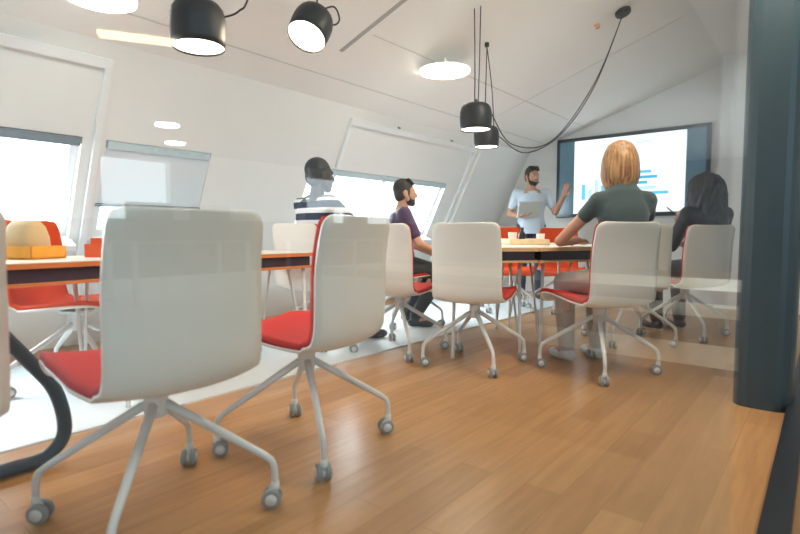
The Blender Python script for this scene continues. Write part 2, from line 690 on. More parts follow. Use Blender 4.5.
# glass partition: panes standing in a black floor track, with a dark column
mb = MB()
mb.box((XG, 2.2, 0.02), (0.07, 9.4, 0.04))
mb.box((XG, 2.2, 2.745), (0.07, 9.4, 0.05))
struct('trim_9', mb, M['track'])
for i, (a, b) in enumerate(((-2.55, -0.62), (-0.615, 0.690), (3.32, 6.8))):
    struct('window_%d' % (4 + i), MB().box((XG, (a + b) / 2, 1.38), (0.012, b - a, 2.68)), M['glass'])
cm = MB()
ring = []
for j in range(28):
    q = 2 * PI * j / 28
    cx_, sx_ = math.cos(q), math.sin(q)
    k = 0.5
    ring.append((math.copysign(abs(cx_) ** k, cx_) * .122, math.copysign(abs(sx_) ** k, sx_) * .17))
cm.rings([[(-.217 + x, 3.13 + y, z) for x, y in ring] for z in (0, 2.77)])
co = struct('trim_10', cm, M['column'], smooth=False)

# the office outside the glass, seen only as reflections and as daylight
mb = MB()
for (a, b, z0, z1) in ((-7, 13, 2.2, 2.45), (-7, -4.5, 1.1, 2.2), (-1.0, 3.75, 1.1, 2.2), (5.0, 8.4, 1.1, 2.2), (11.6, 13, 1.1, 2.2)):
    mb.box((9.8, (a + b) / 2, (z0 + z1) / 2), (.2, b - a, z1 - z0))
struct('wall_office', mb, M['wall'])
struct('wall_office_dado', MB().box((9.8, 3.0, .55), (.22, 20, 1.1)), M['office_dark'])
mb = MB()
mb.box((4.9, -7.0, 1.2), (10, .2, 2.5))
mb.box((4.9, 13.0, 1.2), (10, .2, 2.5))
struct('wall_office_ends', mb, M['office_dark'])

# ------------------------------------------------------------------ chairs


def chair_shell_grids():
    prof = [(.300, .400), (.306, .420), (.288, .438), (.20, .447), (.09, .440), (-.03, .428), (-.13, .418), (-.198, .420),
            (-.238, .448), (-.254, .515), (-.257, .62), (-.262, .72), (-.272, .80), (-.286, .868), (-.292, .900)]
    path = smooth_path([(0, y, z) for y, z in prof], 4)
    n = len(path)
    ln = [0.0]
    for i in range(1, n):
        ln.append(ln[-1] + (path[i] - path[i - 1]).length)
    T = ln[-1]

    def half(s):
        u = s / T
        base = [(0, .215), (.18, .240), (.38, .240), (.50, .218), (.62, .212), (.8, .212), (1, .203)]
        for (a, wa), (b, wb) in zip(base, base[1:]):
            if u <= b:
                w = wa + (wb - wa) * (u - a) / (b - a)
                break
        r = .05
        for d in (s, T - s):
            if d < r:
                w = w - r + math.sqrt(max(r * r - (r - d) ** 2, 0))
        return w

    nv = 14

    def grid(off, inset, s_lo, s_hi):
        rows = []
        for i in range(n):
            if ln[i] < s_lo or ln[i] > T - s_hi:
                continue
            a, b = path[max(i - 1, 0)], path[min(i + 1, n - 1)]
            t = (b - a).normalized()
            nr = V((0, t.z, -t.y))           # towards the sitter
            u = ln[i] / T
            cup = .030 if u > .5 else .018
            w = max(half(ln[i]) - inset, .02)
            row = []
            for j in range(nv + 1):
                v = -1 + 2 * j / nv
                p = path[i] + V((v * w, 0, 0)) + nr * (off + cup * abs(v) ** 2.6 * (w / .23))
                row.append(p)
            rows.append(row)
        return rows
    return grid


def sheet(g0, g1):
    """closed thin solid between two grids"""
    mb = MB()
    R, Cn = len(g0), len(g0[0])
    vs = [p for r in g0 for p in r] + [p for r in g1 for p in r]
    o = R * Cn
    fs = []
    for i in range(R - 1):
        for j in range(Cn - 1):
            a, b, c, d = i * Cn + j, i * Cn + j + 1, (i + 1) * Cn + j + 1, (i + 1) * Cn + j
            fs.append((a, b, c, d))
            fs.append((o + d, o + c, o + b, o + a))
    for i in range(R - 1):
        for j in (0, Cn - 1):
            a, d = i * Cn + j, (i + 1) * Cn + j
            fs.append((a, d, o + d, o + a))
    for i in (0, R - 1):
        for j in range(Cn - 1):
            a, b = i * Cn + j, i * Cn + j + 1
            fs.append((a, o + a, o + b, b))
    return mb.add(vs, fs)


def make_chair():
    root = thing('meeting_chair', 'x', 'chair')
    grid = chair_shell_grids()
    sheet(grid(-.006, 0, 0, 0), grid(.004, 0, 0, 0)).build('shell', M['shell'], root, smooth=True)
    sheet(grid(.0045, .0, .002, .002), grid(.026, .006, .008, .006)).build('upholstery', M['red'], root, smooth=True)
    hb = MB()
    hb.lathe([(.0, .30), (.030, .30), (.034, .315), (.034, .385), (.085, .397), (.085, .412), (.0, .412)], n=24)
    hb.build('base_hub', M['steel'], root, smooth=False, bevel=.002)
    lo = MB()
    k = .7071
    lg = MB()
    pts = [(.015, 0, .345), (.10, 0, .292), (.20, 0, .230), (.295, 0, .171)] + smooth_path([(.313, 0, .159), (.330, 0, .143), (.338, 0, .122), (.340, 0, .100), (.341, 0, .066)], 3)
    lg.tube(pts, [.0145, .0140, .0130, .0115] + [.0110 - .0010 * i / 12 for i in range(len(pts) - 4)], 12)
    cs = MB()
    for s in (-1, 1):
        cs.lathe([(.0, -.010), (.020, -.010), (.0275, -.008), (.030, -.004), (.030, .004), (.0275, .008), (.020, .010), (.0, .010)], (.330, s * .0155, .030), 20,
                 Matrix.Rotation(PI / 2, 3, 'X'))
    fk = MB()
    fk.tube([(.341, 0, .078), (.340, 0, .056), (.334, 0, .046)], [.0125, .0135, .012], 10)
    fk.tube([(.330, -.0275, .030), (.330, .0275, .030)], .0175, 16)
    fk.box((.334, 0, .042), (.022, .010, .030))
    leg = lg.build('leg', M['steel'], root, smooth=True)
    cas = cs.build('castor', M['castor'], leg, smooth=False)
    fko = fk.build('castor_fork', M['steel'], leg, smooth=True)
    leg.rotation_euler = (0, 0, PI / 4)
    for q in (3, 5, 7):
        l2 = leg.copy()
        COL.objects.link(l2)
        l2.parent = root
        l2.rotation_euler = (0, 0, q * PI / 4)
        for part in (cas, fko):
            c2 = part.copy()
            COL.objects.link(c2)
            c2.parent = l2
    return root


# (x, y, facing degrees from +X, base turn, label)
CHAIRS = [
    (-1.515, .705, 177, 5, 'cream meeting chair nearest the glass, wide pale back left of the striped man, red seat'),
    (-1.575, 1.33, 188, 6, 'cream meeting chair with red seat directly in front of the striped man'),
    (-2.33, 2.83, 102, -7, 'narrow cream meeting chair back in front of the man in the purple shirt'),
    (-1.725, 2.85, 108, -13, 'empty cream meeting chair with red seat in the middle, left of the blonde woman'),
    (-1.055, 3.18, 143, 17, 'cream meeting chair with red seat occupied by the blonde woman'),
    (-1.17, 4.20, 124, 10, 'pale meeting chair half hidden between the two women'),
    (-.887, 4.754, 140, 30, 'meeting chair with red edge occupied by the woman in black by the column'),
    (-1.53, .06, 192, -17, 'narrow strip of a chair back cut off by the left edge of the photo'),
    (-3.17, 1.06, 37, 10, 'red fronted chair across the left table facing the glass, beside the tan bag'),
    (-3.26, 1.82, -10, 20, 'orange lit red chair just past the end of the left table, under the blind'),
    (-2.96, 2.62, 100, 0, 'chair the striped man sits on beyond the table'),
    (-2.96, 3.70, 62, 0, 'chair the man in the purple shirt sits on by the window'),
    (-2.66, 5.05, -50, 0, 'orange lit red chair across the far table, left one below the presenter'),
    (-2.22, 5.42, -62, 30, 'orange lit red chair across the far table, right one below the presenter'),
]
first = make_chair()
RUG_T = .008
for i, (x, y, ang, bt, lab) in enumerate(CHAIRS):
    c = first if i == 0 else copy_tree(first)
    c.location = (x, y, RUG_T if x < -2.62 else 0)
    c.rotation_euler = (0, 0, math.radians(ang - 90))
    k = 0
    for ch in c.children:
        if ch.name.startswith('leg'):
            ch.rotation_euler = (0, 0, math.radians(45 + 90 * k + bt))
            k += 1
    tag(c, lab, 'chair', 'cream and red meeting chairs')
    if 'orange' in lab or 'red fronted' in lab:
        for ch in c.children:
            if ch.name.startswith('upholstery'):
                ch.data = ch.data.copy()
                ch.data.materials[0] = M['red_warm_lit']

# ------------------------------------------------------------------ tables
rug = MB().box((-3.15, 2.0, RUG_T / 2), (1.5, 8.6, RUG_T)).build('floor_rug', M['rug'])
tag(rug, 'large white rug on the wood floor under the tables by the window', 'rug')


def make_table(label, corners, z=.72, inset=.86, edge='tableedge'):
    """corners: near-left, near-right, far-right, far-left (x, y)"""
    cx = sum(c[0] for c in corners) / 4
    cy = sum(c[1] for c in corners) / 4
    root = thing('meeting_table', label, 'table', (cx, cy, 0), 0, 'birch topped meeting tables')
    P = [V((c[0] - cx, c[1] - cy, 0)) for c in corners]

    def prism(sc, z0, z1):
        q = [V((p.x * sc, p.y * sc, 0)) for p in P]
        return MB().hexa([(p.x, p.y, z0) for p in q] + [(p.x, p.y, z1) for p in q])
    prism(1.0, z - .006, z).build('tabletop', M['tabletop'], root, bevel=.002)
    prism(1.0, z - .026, z - .0062).build('edge_band', M[edge], root)
    prism(.93, z - .085, z - .0262).build('apron', M['apron'], root)
    prism(.985, z - .100, z - .0852).build('lower_shelf', M[edge], root, bevel=.002)
    for a, b in ((0, 3), (1, 2)):
        for s in (a, b):
            o = b if s == a else a
            p, q = P[s] * inset, P[s] * inset + (P[o] - P[s]) * .28
            foot = P[s] * (inset + .04) + (P[o] - P[s]) * .02
            lm = MB()
            lm.tube([(p.x, p.y, z - .10), (foot.x, foot.y, .03), (foot.x, foot.y, .0)], [.011, .011, .014], 10)
            lm.tube([(q.x, q.y, z - .10), (foot.x, foot.y, .06)], .008, 10)
            lm.build('leg', M['steel'], root, smooth=True)
    return root


t1 = make_table('left birch meeting table with orange edge, nearest the camera, holding the tan bag', ((-2.42, -.50), (-2.52, 1.14), (-3.08, 1.12), (-3.00, -.54)))
t2 = make_table('middle meeting table with orange edge seen between the two nearest chairs', ((-2.54, 1.20), (-2.52, 2.22), (-3.10, 2.22), (-3.20, 1.20)))
t3 = make_table('far meeting table with ply edge left of the seam, in front of the presenter', ((-1.84, 2.64), (-1.403, 3.09), (-2.303, 4.27), (-2.56, 3.73)), z=.75, edge='birch', inset=.70)
t4 = make_table('far meeting table with ply edge under the blonde woman\'s forearm', ((-1.397, 3.09), (-1.07, 3.66), (-1.95, 4.75), (-2.297, 4.27)), z=.75, edge='birch', inset=.80)
# black looped foot of the left table
mb = MB()
mb.tube(smooth_path([(-2.15, 0.49, 0.49), (-2.15, 0.56, 0.39), (-2.15, 0.63, 0.28), (-2.15, 0.66, 0.16), (-2.15, 0.65, 0.08), (-2.15, 0.59, 0.03), (-2.15, 0.5, 0.026), (-2.15, 0.41, 0.026)], 6), .024, 14)
tag(mb.build('floor_hose', M['black'], smooth=True), 'thick black curved tube bending down to the floor beside the left table', 'tube')

# ------------------------------------------------------------------ things on the tables
ZT = .7202
ZF = .7502
b = thing('storage_box', 'open orange box on the left table under the tan bag', 'box', (-2.90, 0.77, ZT), .5)
q = MB()
for (c, d) in (((0, 0, .004), (.24, .19, .008)), ((0, .092, .03), (.24, .006, .06)), ((0, -.092, .03), (.24, .006, .06)), ((.117, 0, .03), (.006, .19, .06)), ((-.117, 0, .03), (.006, .19, .06))):
    q.box(c, d)
q.build('box_body', M['orange'], b)
bg = MB()
bg.rings([[(math.copysign(abs(math.cos(a)) ** .6, math.cos(a)) * w, math.copysign(abs(math.sin(a)) ** .6, math.sin(a)) * d, z) for a in (2 * PI * j / 24 for j in range(24))]
          for (w, d, z) in ((.085, .065, 0), (.088, .075, .03), (.086, .07, .09), (.075, .055, .14), (.062, .03, .165))])
bo = bg.build('canvas_bag', M['tan'], smooth=True)
bo.location = (-2.90, 0.77, ZT + .010)
bo.rotation_euler = (0, 0, .5)
tag(bo, 'soft tan bag standing in the orange box on the left table', 'bag')
fo = thing('file_holder', 'red orange file holder on the end of the left table under the blind', 'file holder', (-2.80, 1.040, ZT), .75)
q = MB()
for (c, d) in (((0, 0, .003), (.10, .06, .006)), ((0, .028, .05), (.10, .005, .09)), ((0, -.028, .035), (.10, .005, .06)), ((.048, 0, .045), (.005, .06, .09)), ((-.048, 0, .035), (.005, .06, .06))):
    q.box(c, d)
q.build('holder_body', M['redorange'], fo)

tr = thing('wooden_tray', 'light wood tray with low rim on the far table', 'tray', (-1.86, 3.79, ZF), .70)
q = MB()
for (c, d) in (((0, 0, .005), (.30, .42, .01)), ((.147, 0, .022), (.006, .42, .044)), ((-.147, 0, .022), (.006, .42, .044)), ((0, .207, .022), (.30, .006, .044)), ((0, -.207, .022), (.30, .006, .044))):
    q.box(c, d)
q.build('tray_body', M['traywood'], tr, bevel=.002)


def cup(x, y, label, h=.085, r=.036, z=ZF):
    o = MB().lathe([(0, 0), (r * .75, 0), (r, h), (r - .003, h), (r * .72, .006), (0, .006)], n=20).build('paper_cup', M['cup'], smooth=False)
    o.location = (x, y, z)
    return tag(o, label, 'cup', 'white cups on the far table')


cup(-1.9, 3.69, 'white cup standing in the wooden tray, left of the dark bottle', z=ZF + .0105)
cup(-1.84, 4.07, 'white cup on the far table by the blonde woman\'s hand')
bt = thing('water_bottle', 'small dark bottle standing in the wooden tray', 'bottle', (-1.86, 3.77, ZF + .0105))
MB().lathe([(0, 0), (.026, 0), (.028, .01), (.028, .07), (.014, .095), (.012, .11), (0, .11)], n=20).build('bottle_body', M['bottle'], bt, smooth=True)
MB().lathe([(0, .108), (.014, .108), (.014, .124), (0, .124)], n=16).build('cap', M['cord'], bt)
for (x, y, a, lab) in ((-1.6, 3.36, .7, 'loose white paper sheet on the far table nearest the tray'), (-1.42, 3.44, .75, 'white paper sheet under the blonde woman\'s hand')):
    o = MB().box((0, 0, .0008), (.21, .297, .0016)).build('paper_sheet', M['paper'])
    o.location = (x, y, ZF)
    o.rotation_euler = (0, 0, a)
    tag(o, lab, 'paper', 'papers on the far table')

# ------------------------------------------------------------------ wall screen
tvx0, tvx1, tvz0, tvz1 = -2.92, -1.08, 1.05, 2.11
tv = thing('wall_screen', 'wide dark framed wall screen showing a white slide with blue bars', 'screen', ((tvx0 + tvx1) / 2, YT - .002, (tvz0 + tvz1) / 2))
W2, H2 = (tvx1 - tvx0) / 2, (tvz1 - tvz0) / 2
MB().box((0, -.03, 0), (2 * W2, .06, 2 * H2)).build('screen_frame', M['tvframe'], tv, bevel=.008)


def screen_mat(name, col, st):
    m, nt, b_ = nodes_of(name)
    b_.inputs['Base Color'].default_value = (.02, .02, .02, 1)
    b_.inputs['Emission Color'].default_value = (*col, 1)
    b_.inputs['Emission Strength'].default_value = st
    b_.inputs['Roughness'].default_value = .25
    return m


MB().box((0, -.0605, 0), (2 * W2 - .09, .002, 2 * H2 - .09)).build('display', screen_mat('screen_side_blue', (.040, .088, .118), 1.0), tv)
sx0, sx1 = -2.67 - (tvx0 + tvx1) / 2, -1.33 - (tvx0 + tvx1) / 2
MB().box(((sx0 + sx1) / 2, -.062, 0), (sx1 - sx0, .002, 2 * H2 - .10)).build('slide', screen_mat('slide_white', (.86, .93, .97), 1.15), tv)
cy1 = screen_mat('slide_bar_blue', (.10, .55, .85), 1.0)
cy2 = screen_mat('slide_bar_teal', (.03, .45, .68), 1.0)
cy3 = screen_mat('slide_bar_pale', (.45, .78, .92), 1.0)
grl = screen_mat('slide_text_grey', (.52, .62, .66), 1.0)
q = MB()
q.box((-.02 - .12, -.0635, .38), (.85, .001, .014))
q.box((.22, -.0635, .40), (.38, .001, .010))
q.build('slide_title_line', grl, tv)
bars = [(.40, .32, cy1), (.40, .46, cy2), (.40, .26, cy1), (.40, .42, cy3), (.40, .66, cy1)]
bx = .02
for k, (_, ln_, m_) in enumerate(((0, .27, cy1), (0, .34, cy2), (0, .23, cy2), (0, .33, cy3), (0, .47, cy1))):
    MB().box((bx + ln_ / 2, -.0635, .02 - k * .066), (ln_, .001, .036)).build('slide_bar', m_, tv)
for k, (h_, m_) in enumerate(((.20, cy1), (.14, cy3), (.26, cy3), (.18, cy1))):
    MB().box((sx0 + .13 + k * .085, -.0635, -.30 + h_ / 2), (.05, .001, h_)).build('slide_bar', m_, tv)

# ------------------------------------------------------------------ lamps


def pendant(label, loc, aim=(0, 0, -1), r=.11, watts=9, loops=()):
    """drum lamp with a rounded top; loc = centre of the open rim"""
    root = thing('pendant_lamp', label, 'lamp', loc, 0, 'black pendant lamps over the tables')
    R = V(aim).to_track_quat('-Z', 'Y').to_matrix()
    h = r * 1.66
    prof = [(r * .93, .012), (r * .93, 0), (r * .955, 0), (r * .985, h * .15), (r * 1.02, h * .40), (r * 1.01, h * .66), (r * .93, h * .85), (r * .80, h * .95), (r * .60, h), (r * .30, h), (0.0, h)]
    MB().lathe(prof, n=40, R=R).build('lamp_shade', M['lamp'], root, smooth=True)
    MB().lathe([(0, .010), (r * .935, .010), (r * .935, .016), (0, .016)], n=40, R=R).build('diffuser', M['lampface'], root)
    MB().lathe([(0, h - .002), (r * .10, h - .002), (r * .09, h + .03), (0, h + .034)], n=14, R=R).build('cord_grip', M['cord'], root)
    ld = bpy.data.lights.new('pendant_light', 'SPOT')
    ld.energy = watts
    ld.color = (1.0, .80, .56)
    ld.spot_size = math.radians(150)
    ld.spot_blend = .6
    ld.shadow_soft_size = r * .8
    lo = bpy.data.objects.new('pendant_light', ld)
    COL.objects.link(lo)
    lo.parent = root
    lo.location = R @ V((0, 0, -.02))
    lo.rotation_euler = V(aim).to_track_quat('-Z', 'Y').to_euler()
    for k_, pts in enumerate(loops):
        pp = smooth_path([V(p) - V(loc) for p in pts], 10)
        MB().tube(pp, .0042, 8).build('cord', M['cord'], root, smooth=True)
    return root


P1 = V((-2.10, 1.205, 1.625))
P2 = V((-2.02, 1.73, 1.80))
P3 = V((-1.98, 3.26, 1.575))
P4 = V((-2.27, 3.91, 1.565))
HK = on_ceiling(-2.19, 3.75, .03)
CN = on_ceiling(-1.36, 4.48, .03)
C3 = on_ceiling(-1.95, 3.17, 0)
pendant('black drum pendant lamp at top left, second ceiling lamp from the left edge', P1, (0.02, 0, -1), .112, 9,
        [(P1 + V((0, 0, .17)), P1 + V((0, 0, .40)), on_ceiling(P1.x, P1.y)), (P1 + V((.07, .07, .13)), P1 + V((.12, .12, .16)), P1 + V((.16, .16, .26)), on_ceiling(P1.x + .3, P1.y + .3))])
a2 = (V((0, 0, .84)) - P2).normalized() * .62 + V((-.30, -.25, -.80))
R2 = a2.to_track_quat('-Z', 'Y').to_matrix()
tp = P2 + R2 @ V((0, 0, .19))
pendant('tilted black pendant lamp with its bright round face turned to the camera', P2, a2, .10, 9,
        [(tp, tp + V((.05, .06, .03)), tp + V((.07, .08, -.03)), tp + V((.05, .06, -.06)), tp + V((.0, .02, -.03))),
         (tp, tp + V((-.01, .0, .12)), on_ceiling(tp.x, tp.y))])
pendant('larger and nearer of the two black pendant lamps hanging over the middle chairs', P3, (0, 0, -1), .112, 9,
        [(P3 + V((-.01, 0, .18)), P3 + V((-.012, 0, .5)), on_ceiling(P3.x - .02, P3.y)), (P3 + V((.012, .01, .18)), P3 + V((.02, .01, .5)), on_ceiling(P3.x + .02, P3.y + .02)),
         (P3 + V((.08, .08, .12)), (-1.93, 3.72, 1.53), (-1.75, 4.05, 1.58), (-1.52, 4.33, 2.05), CN)])
pendant('smaller and lower of the two black pendant lamps hanging over the middle chairs', P4, (0, 0, -1), .105, 9,
        [(P4 + V((-.01, 0, .17)), P4 + V((-.012, 0, .4)), HK), (P4 + V((.05, .04, .15)), P4 + V((.03, .03, .5)), HK),
         (P4 + V((.09, .06, .09)), (-2.02, 4.12, 1.52), (-1.78, 4.28, 1.66), (-1.55, 4.42, 2.05), CN)])
hk = MB().lathe([(0, 0), (.018, 0), (.018, .03), (0, .03)], tuple(HK), 14).build('ceiling_hook', M['cord'])
tag(hk, 'small black ceiling hook carrying the cords of the smaller middle lamp', 'hook')
cn = MB().lathe([(0, -.012), (.055, -.012), (.062, 0), (.062, .022), (0, .022)], tuple(CN), 28, Matrix((sl, V((0, 1, 0)), -sn)).transposed()).build('lamp_canopy', M['lamp'], smooth=False, bevel=.002)
tag(cn, 'round black ceiling rose where the two long cords meet', 'ceiling rose')
sd = MB().lathe([(0, -.03), (.018, -.03), (.024, 0), (0, 0)], tuple(on_ceiling(-1.56, 4.48, 0)), 16, RC).build('ceiling_sensor', M['sensor'])
tag(sd, 'small copper coloured sensor on the ceiling beside the black rose', 'sensor')
for (x, y, z, r, lab) in ((-2.48, 3.59, 2.155, .205, 'flat round glowing ceiling lamp above the middle chairs'), (-2.87, 1.12, 2.01, .165, 'round glowing ceiling lamp cut off by the top edge at left')):
    root = thing('ceiling_lamp', lab, 'lamp', (x, y, z), 0, 'round ceiling lamps')
    MB().lathe([(0, 0), (r, 0), (r, .012), (0, .012)], n=48).build('diffuser', M['disc'], root)
    MB().lathe([(0, .0122), (r + .004, .0122), (r + .004, .018), (.012, .018), (.012, .12), (0, .12)], n=48).build('housing', M['ceiling'], root)

x, y, z = (-4.32, 2.03, 2.38)
o = MB().box((0, 0, 0), (.12, .70, .03)).build('office_strip_lamp', M['strip'], bevel=.004)
o.location = (-.16 - x, y, 2.402)
o.rotation_euler = (0, 0, .5)
tag(o, 'warm strip lamp mirrored faintly in the glass between the two left lamps', 'lamp')
# reflected office: downlights and a row of desks with screens
for (x, y, lab) in ((7.35, 3.78, 'higher of the two small lights mirrored in the glass at left'), (8.75, 4.62, 'lower of the two small lights mirrored in the glass at left')):
    o = MB().lathe([(0, 0), (.16, 0), (.16, .02), (0, .02)], (x, y, 2.398), 24).build('downlight', M['spot'])
    tag(o, lab, 'downlight', 'small office lights mirrored in the glass')

for k, (x, y, lab) in enumerate(((6.2, 3.35, 'office desk faintly mirrored on the nearest chair back'), (6.0, 5.9, 'office desk faintly mirrored on the chair before the striped man'))):
    dk = thing('office_desk', lab, 'desk', (x, y, 0), 0, 'office desks mirrored in the glass')
    MB().box((0, 0, .725), (.8, 1.6, .03)).build('desk_top', M['desk'], dk, bevel=.004)
    for (a, b) in ((-.35, -.74), (.35, -.74), (-.35, .74), (.35, .74)):
        MB().box((a, b, .355), (.05, .05, .71)).build('leg', M['steel'], dk)
    for j in (-.4, .4):
        mo = thing('desk_monitor', ('left' if j < 0 else 'right') + ' dark monitor on the ' + ('first' if k == 0 else 'second') + ' mirrored office desk', 'monitor', (x, y + j, .7405), 0, 'monitors mirrored in the glass')
        MB().box((0, 0, .006), (.18, .24, .012)).build('base', M['monitor'], mo, bevel=.002)
        MB().box((.02, 0, .12), (.03, .06, .22)).build('stand', M['monitor'], mo)
        MB().box((-.01, 0, .30), (.03, .56, .34)).build('screen_panel', M['monitor'], mo, bevel=.004)

# ------------------------------------------------------------------ people


def head_parts(mb, c, R, s=1.0):
    def P(x, y, z):
        return V(c) + R @ V((x * s, y * s, z * s))

    def el(x, y, z, a, b, d):
        mb.ellipsoid(P(x, y, z), (a * s, b * s, d * s), R)
    el(0, -.012, .030, .074, .093, .088)
    el(0, .030, -.030, .059, .062, .078)
    el(0, .056, -.092, .030, .028, .022)
    el(-.034, .050, -.030, .026, .030, .034)
    el(.034, .050, -.030, .026, .030, .034)
    mb.capsule(P(-.034, .074, .022), .013 * s, P(.034, .074, .022), .013 * s)
    mb.capsule(P(0, .084, .010), .009 * s, P(0, .104, -.030), .0135 * s)
    mb.capsule(P(-.011, .092, -.034), .008 * s, P(.011, .092, -.034), .008 * s)
    mb.capsule(P(-.020, .082, -.058), .007 * s, P(.020, .082, -.058), .007 * s)
    mb.capsule(P(-.018, .081, -.070), .007 * s, P(.018, .081, -.070), .007 * s)
    for q in (-1, 1):
        el(q * .076, -.012, -.008, .010, .023, .032)
        el(q * .071, .005, -.050, .008, .022, .03)


def eyes(c, R, parent, s=1.0):
    for q in (-1, 1):
        p = V(c) + R @ V((q * .031 * s, .077 * s, .006 * s))
        e = MB().ellipsoid(p - R @ V((0, .003 * s, 0)), .0115 * s, R, 14, 10).build('eye', M['eye'], parent, smooth=True)
        MB().ellipsoid(p + R @ V((0, .0062 * s, 0)), (.0055 * s, .004 * s, .0055 * s), R, 12, 8).build('iris', M['iris'], e, smooth=True)


def hand(mb, wrist, d, palm, thumb_side, curl=.35, s=1.0, point=False):
    """palm and five bent fingers; d = pointing direction, palm = the way the palm faces"""
    d = V(d).normalized()
    n = V(palm)
    n = (n - d * n.dot(d)).normalized()
    t = d.cross(n) * thumb_side
    w = V(wrist)
    for k in (-1.2, -.4, .4, 1.2):
        mb.capsule(w + t * k * .010 * s, .014 * s, w + d * .078 * s + t * k * .019 * s, .0115 * s, 10)
    lens = {1.2: (.034, .023, .018), .4: (.039, .027, .019), -.4: (.036, .025, .018), -1.2: (.028, .019, .016)}
    for k, ls in lens.items():
        p = w + d * .080 * s + t * k * .020 * s
        dirv = (d + t * k * .05).normalized()
        a = curl * (.7 if not (point and k == 1.2) else .1)
        r = .0088
        for L_ in ls:
            a2_ = a
            v = (dirv * math.cos(a2_) + n * math.sin(a2_)).normalized()
            q = p + v * L_ * s
            mb.capsule(p, r * s, q, (r - .0008) * s, 10)
            p = q
            r -= .0008
            a += curl * (1.0 if not (point and k == 1.2) else .1)
    p = w + d * .020 * s + t * .022 * s
    v = (d * .65 + t * .75 + n * .25).normalized()
    q = p + v * .042 * s
    mb.capsule(p, .0125 * s, q, .0105 * s, 10)
    v = (d * .85 + t * .35 + n * .40).normalized()
    q2 = q + v * .030 * s
    mb.capsule(q, .0105 * s, q2, .0092 * s, 10)
    mb.capsule(q2, .0092 * s, q2 + (v + n * .2).normalized() * .024 * s, .008 * s, 10)


def ell_ring(c, rx, ry, R, n=28, e=.85):
    out = []
    for j in range(n):
        q = 2 * PI * j / n
        x = math.copysign(abs(math.cos(q)) ** e, math.cos(q)) * rx
        y = math.copysign(abs(math.sin(q)) ** e, math.sin(q)) * ry
        out.append(V(c) + R @ V((x, y, 0)))
    return out


def torso(mb, pelvis, chest, neck, shl, shr, g=0.0, female=False, wide=1.0, hem=-.06):
    """rings from hips to the neck base along the spine"""
    pelvis, chest, neck = V(pelvis), V(chest), V(neck)
    side = (V(shr) - V(shl))
    side.z *= .3
    side.normalize()
    hw = ((V(shr) - V(shl)).length / 2)
    pts = smooth_path([pelvis + V((0, 0, hem)), pelvis + V((0, 0, .02)), pelvis.lerp(chest, .5), chest, chest.lerp(neck, .62), neck], 4)
    n = len(pts)
    wst = .125 if female else .145
    keys = [(0, (.168 if female else .160), .118), (.2, (.172 if female else .160), .118), (.42, wst, .098), (.62, (.148 if female else .165), .112), (.82, hw * .86, .092), (.92, hw * .62, .07), (1, .062, .058)]
    rs = []
    for i, p in enumerate(pts):
        u = i / (n - 1)
        a, b = pts[max(i - 1, 0)], pts[min(i + 1, n - 1)]
        z = (b - a).normalized()
        x = (side - z * side.dot(z)).normalized()
        y = z.cross(x)
        R = Matrix((x, y, z)).transposed()
        for (u0, a0, b0), (u1, a1, b1) in zip(keys, keys[1:]):
            if u <= u1 + 1e-6:
                f = (u - u0) / (u1 - u0)
                f = f * f * (3 - 2 * f)
                rx, ry = a0 + (a1 - a0) * f, b0 + (b1 - b0) * f
                break
        rs.append(ell_ring(p, rx * wide + g, ry * wide + g, R))
    mb.rings(rs)
    for sh in (shl, shr):
        mb.capsule(chest.lerp(neck, .55).lerp(V(sh), .35), .060 * wide + g, V(sh), .054 * wide + g)
        mb.capsule(chest.lerp(V(sh), .35) - V((0, 0, .02)), .085 * wide + g, V(sh) - V((0, 0, .02)), .05 * wide + g)


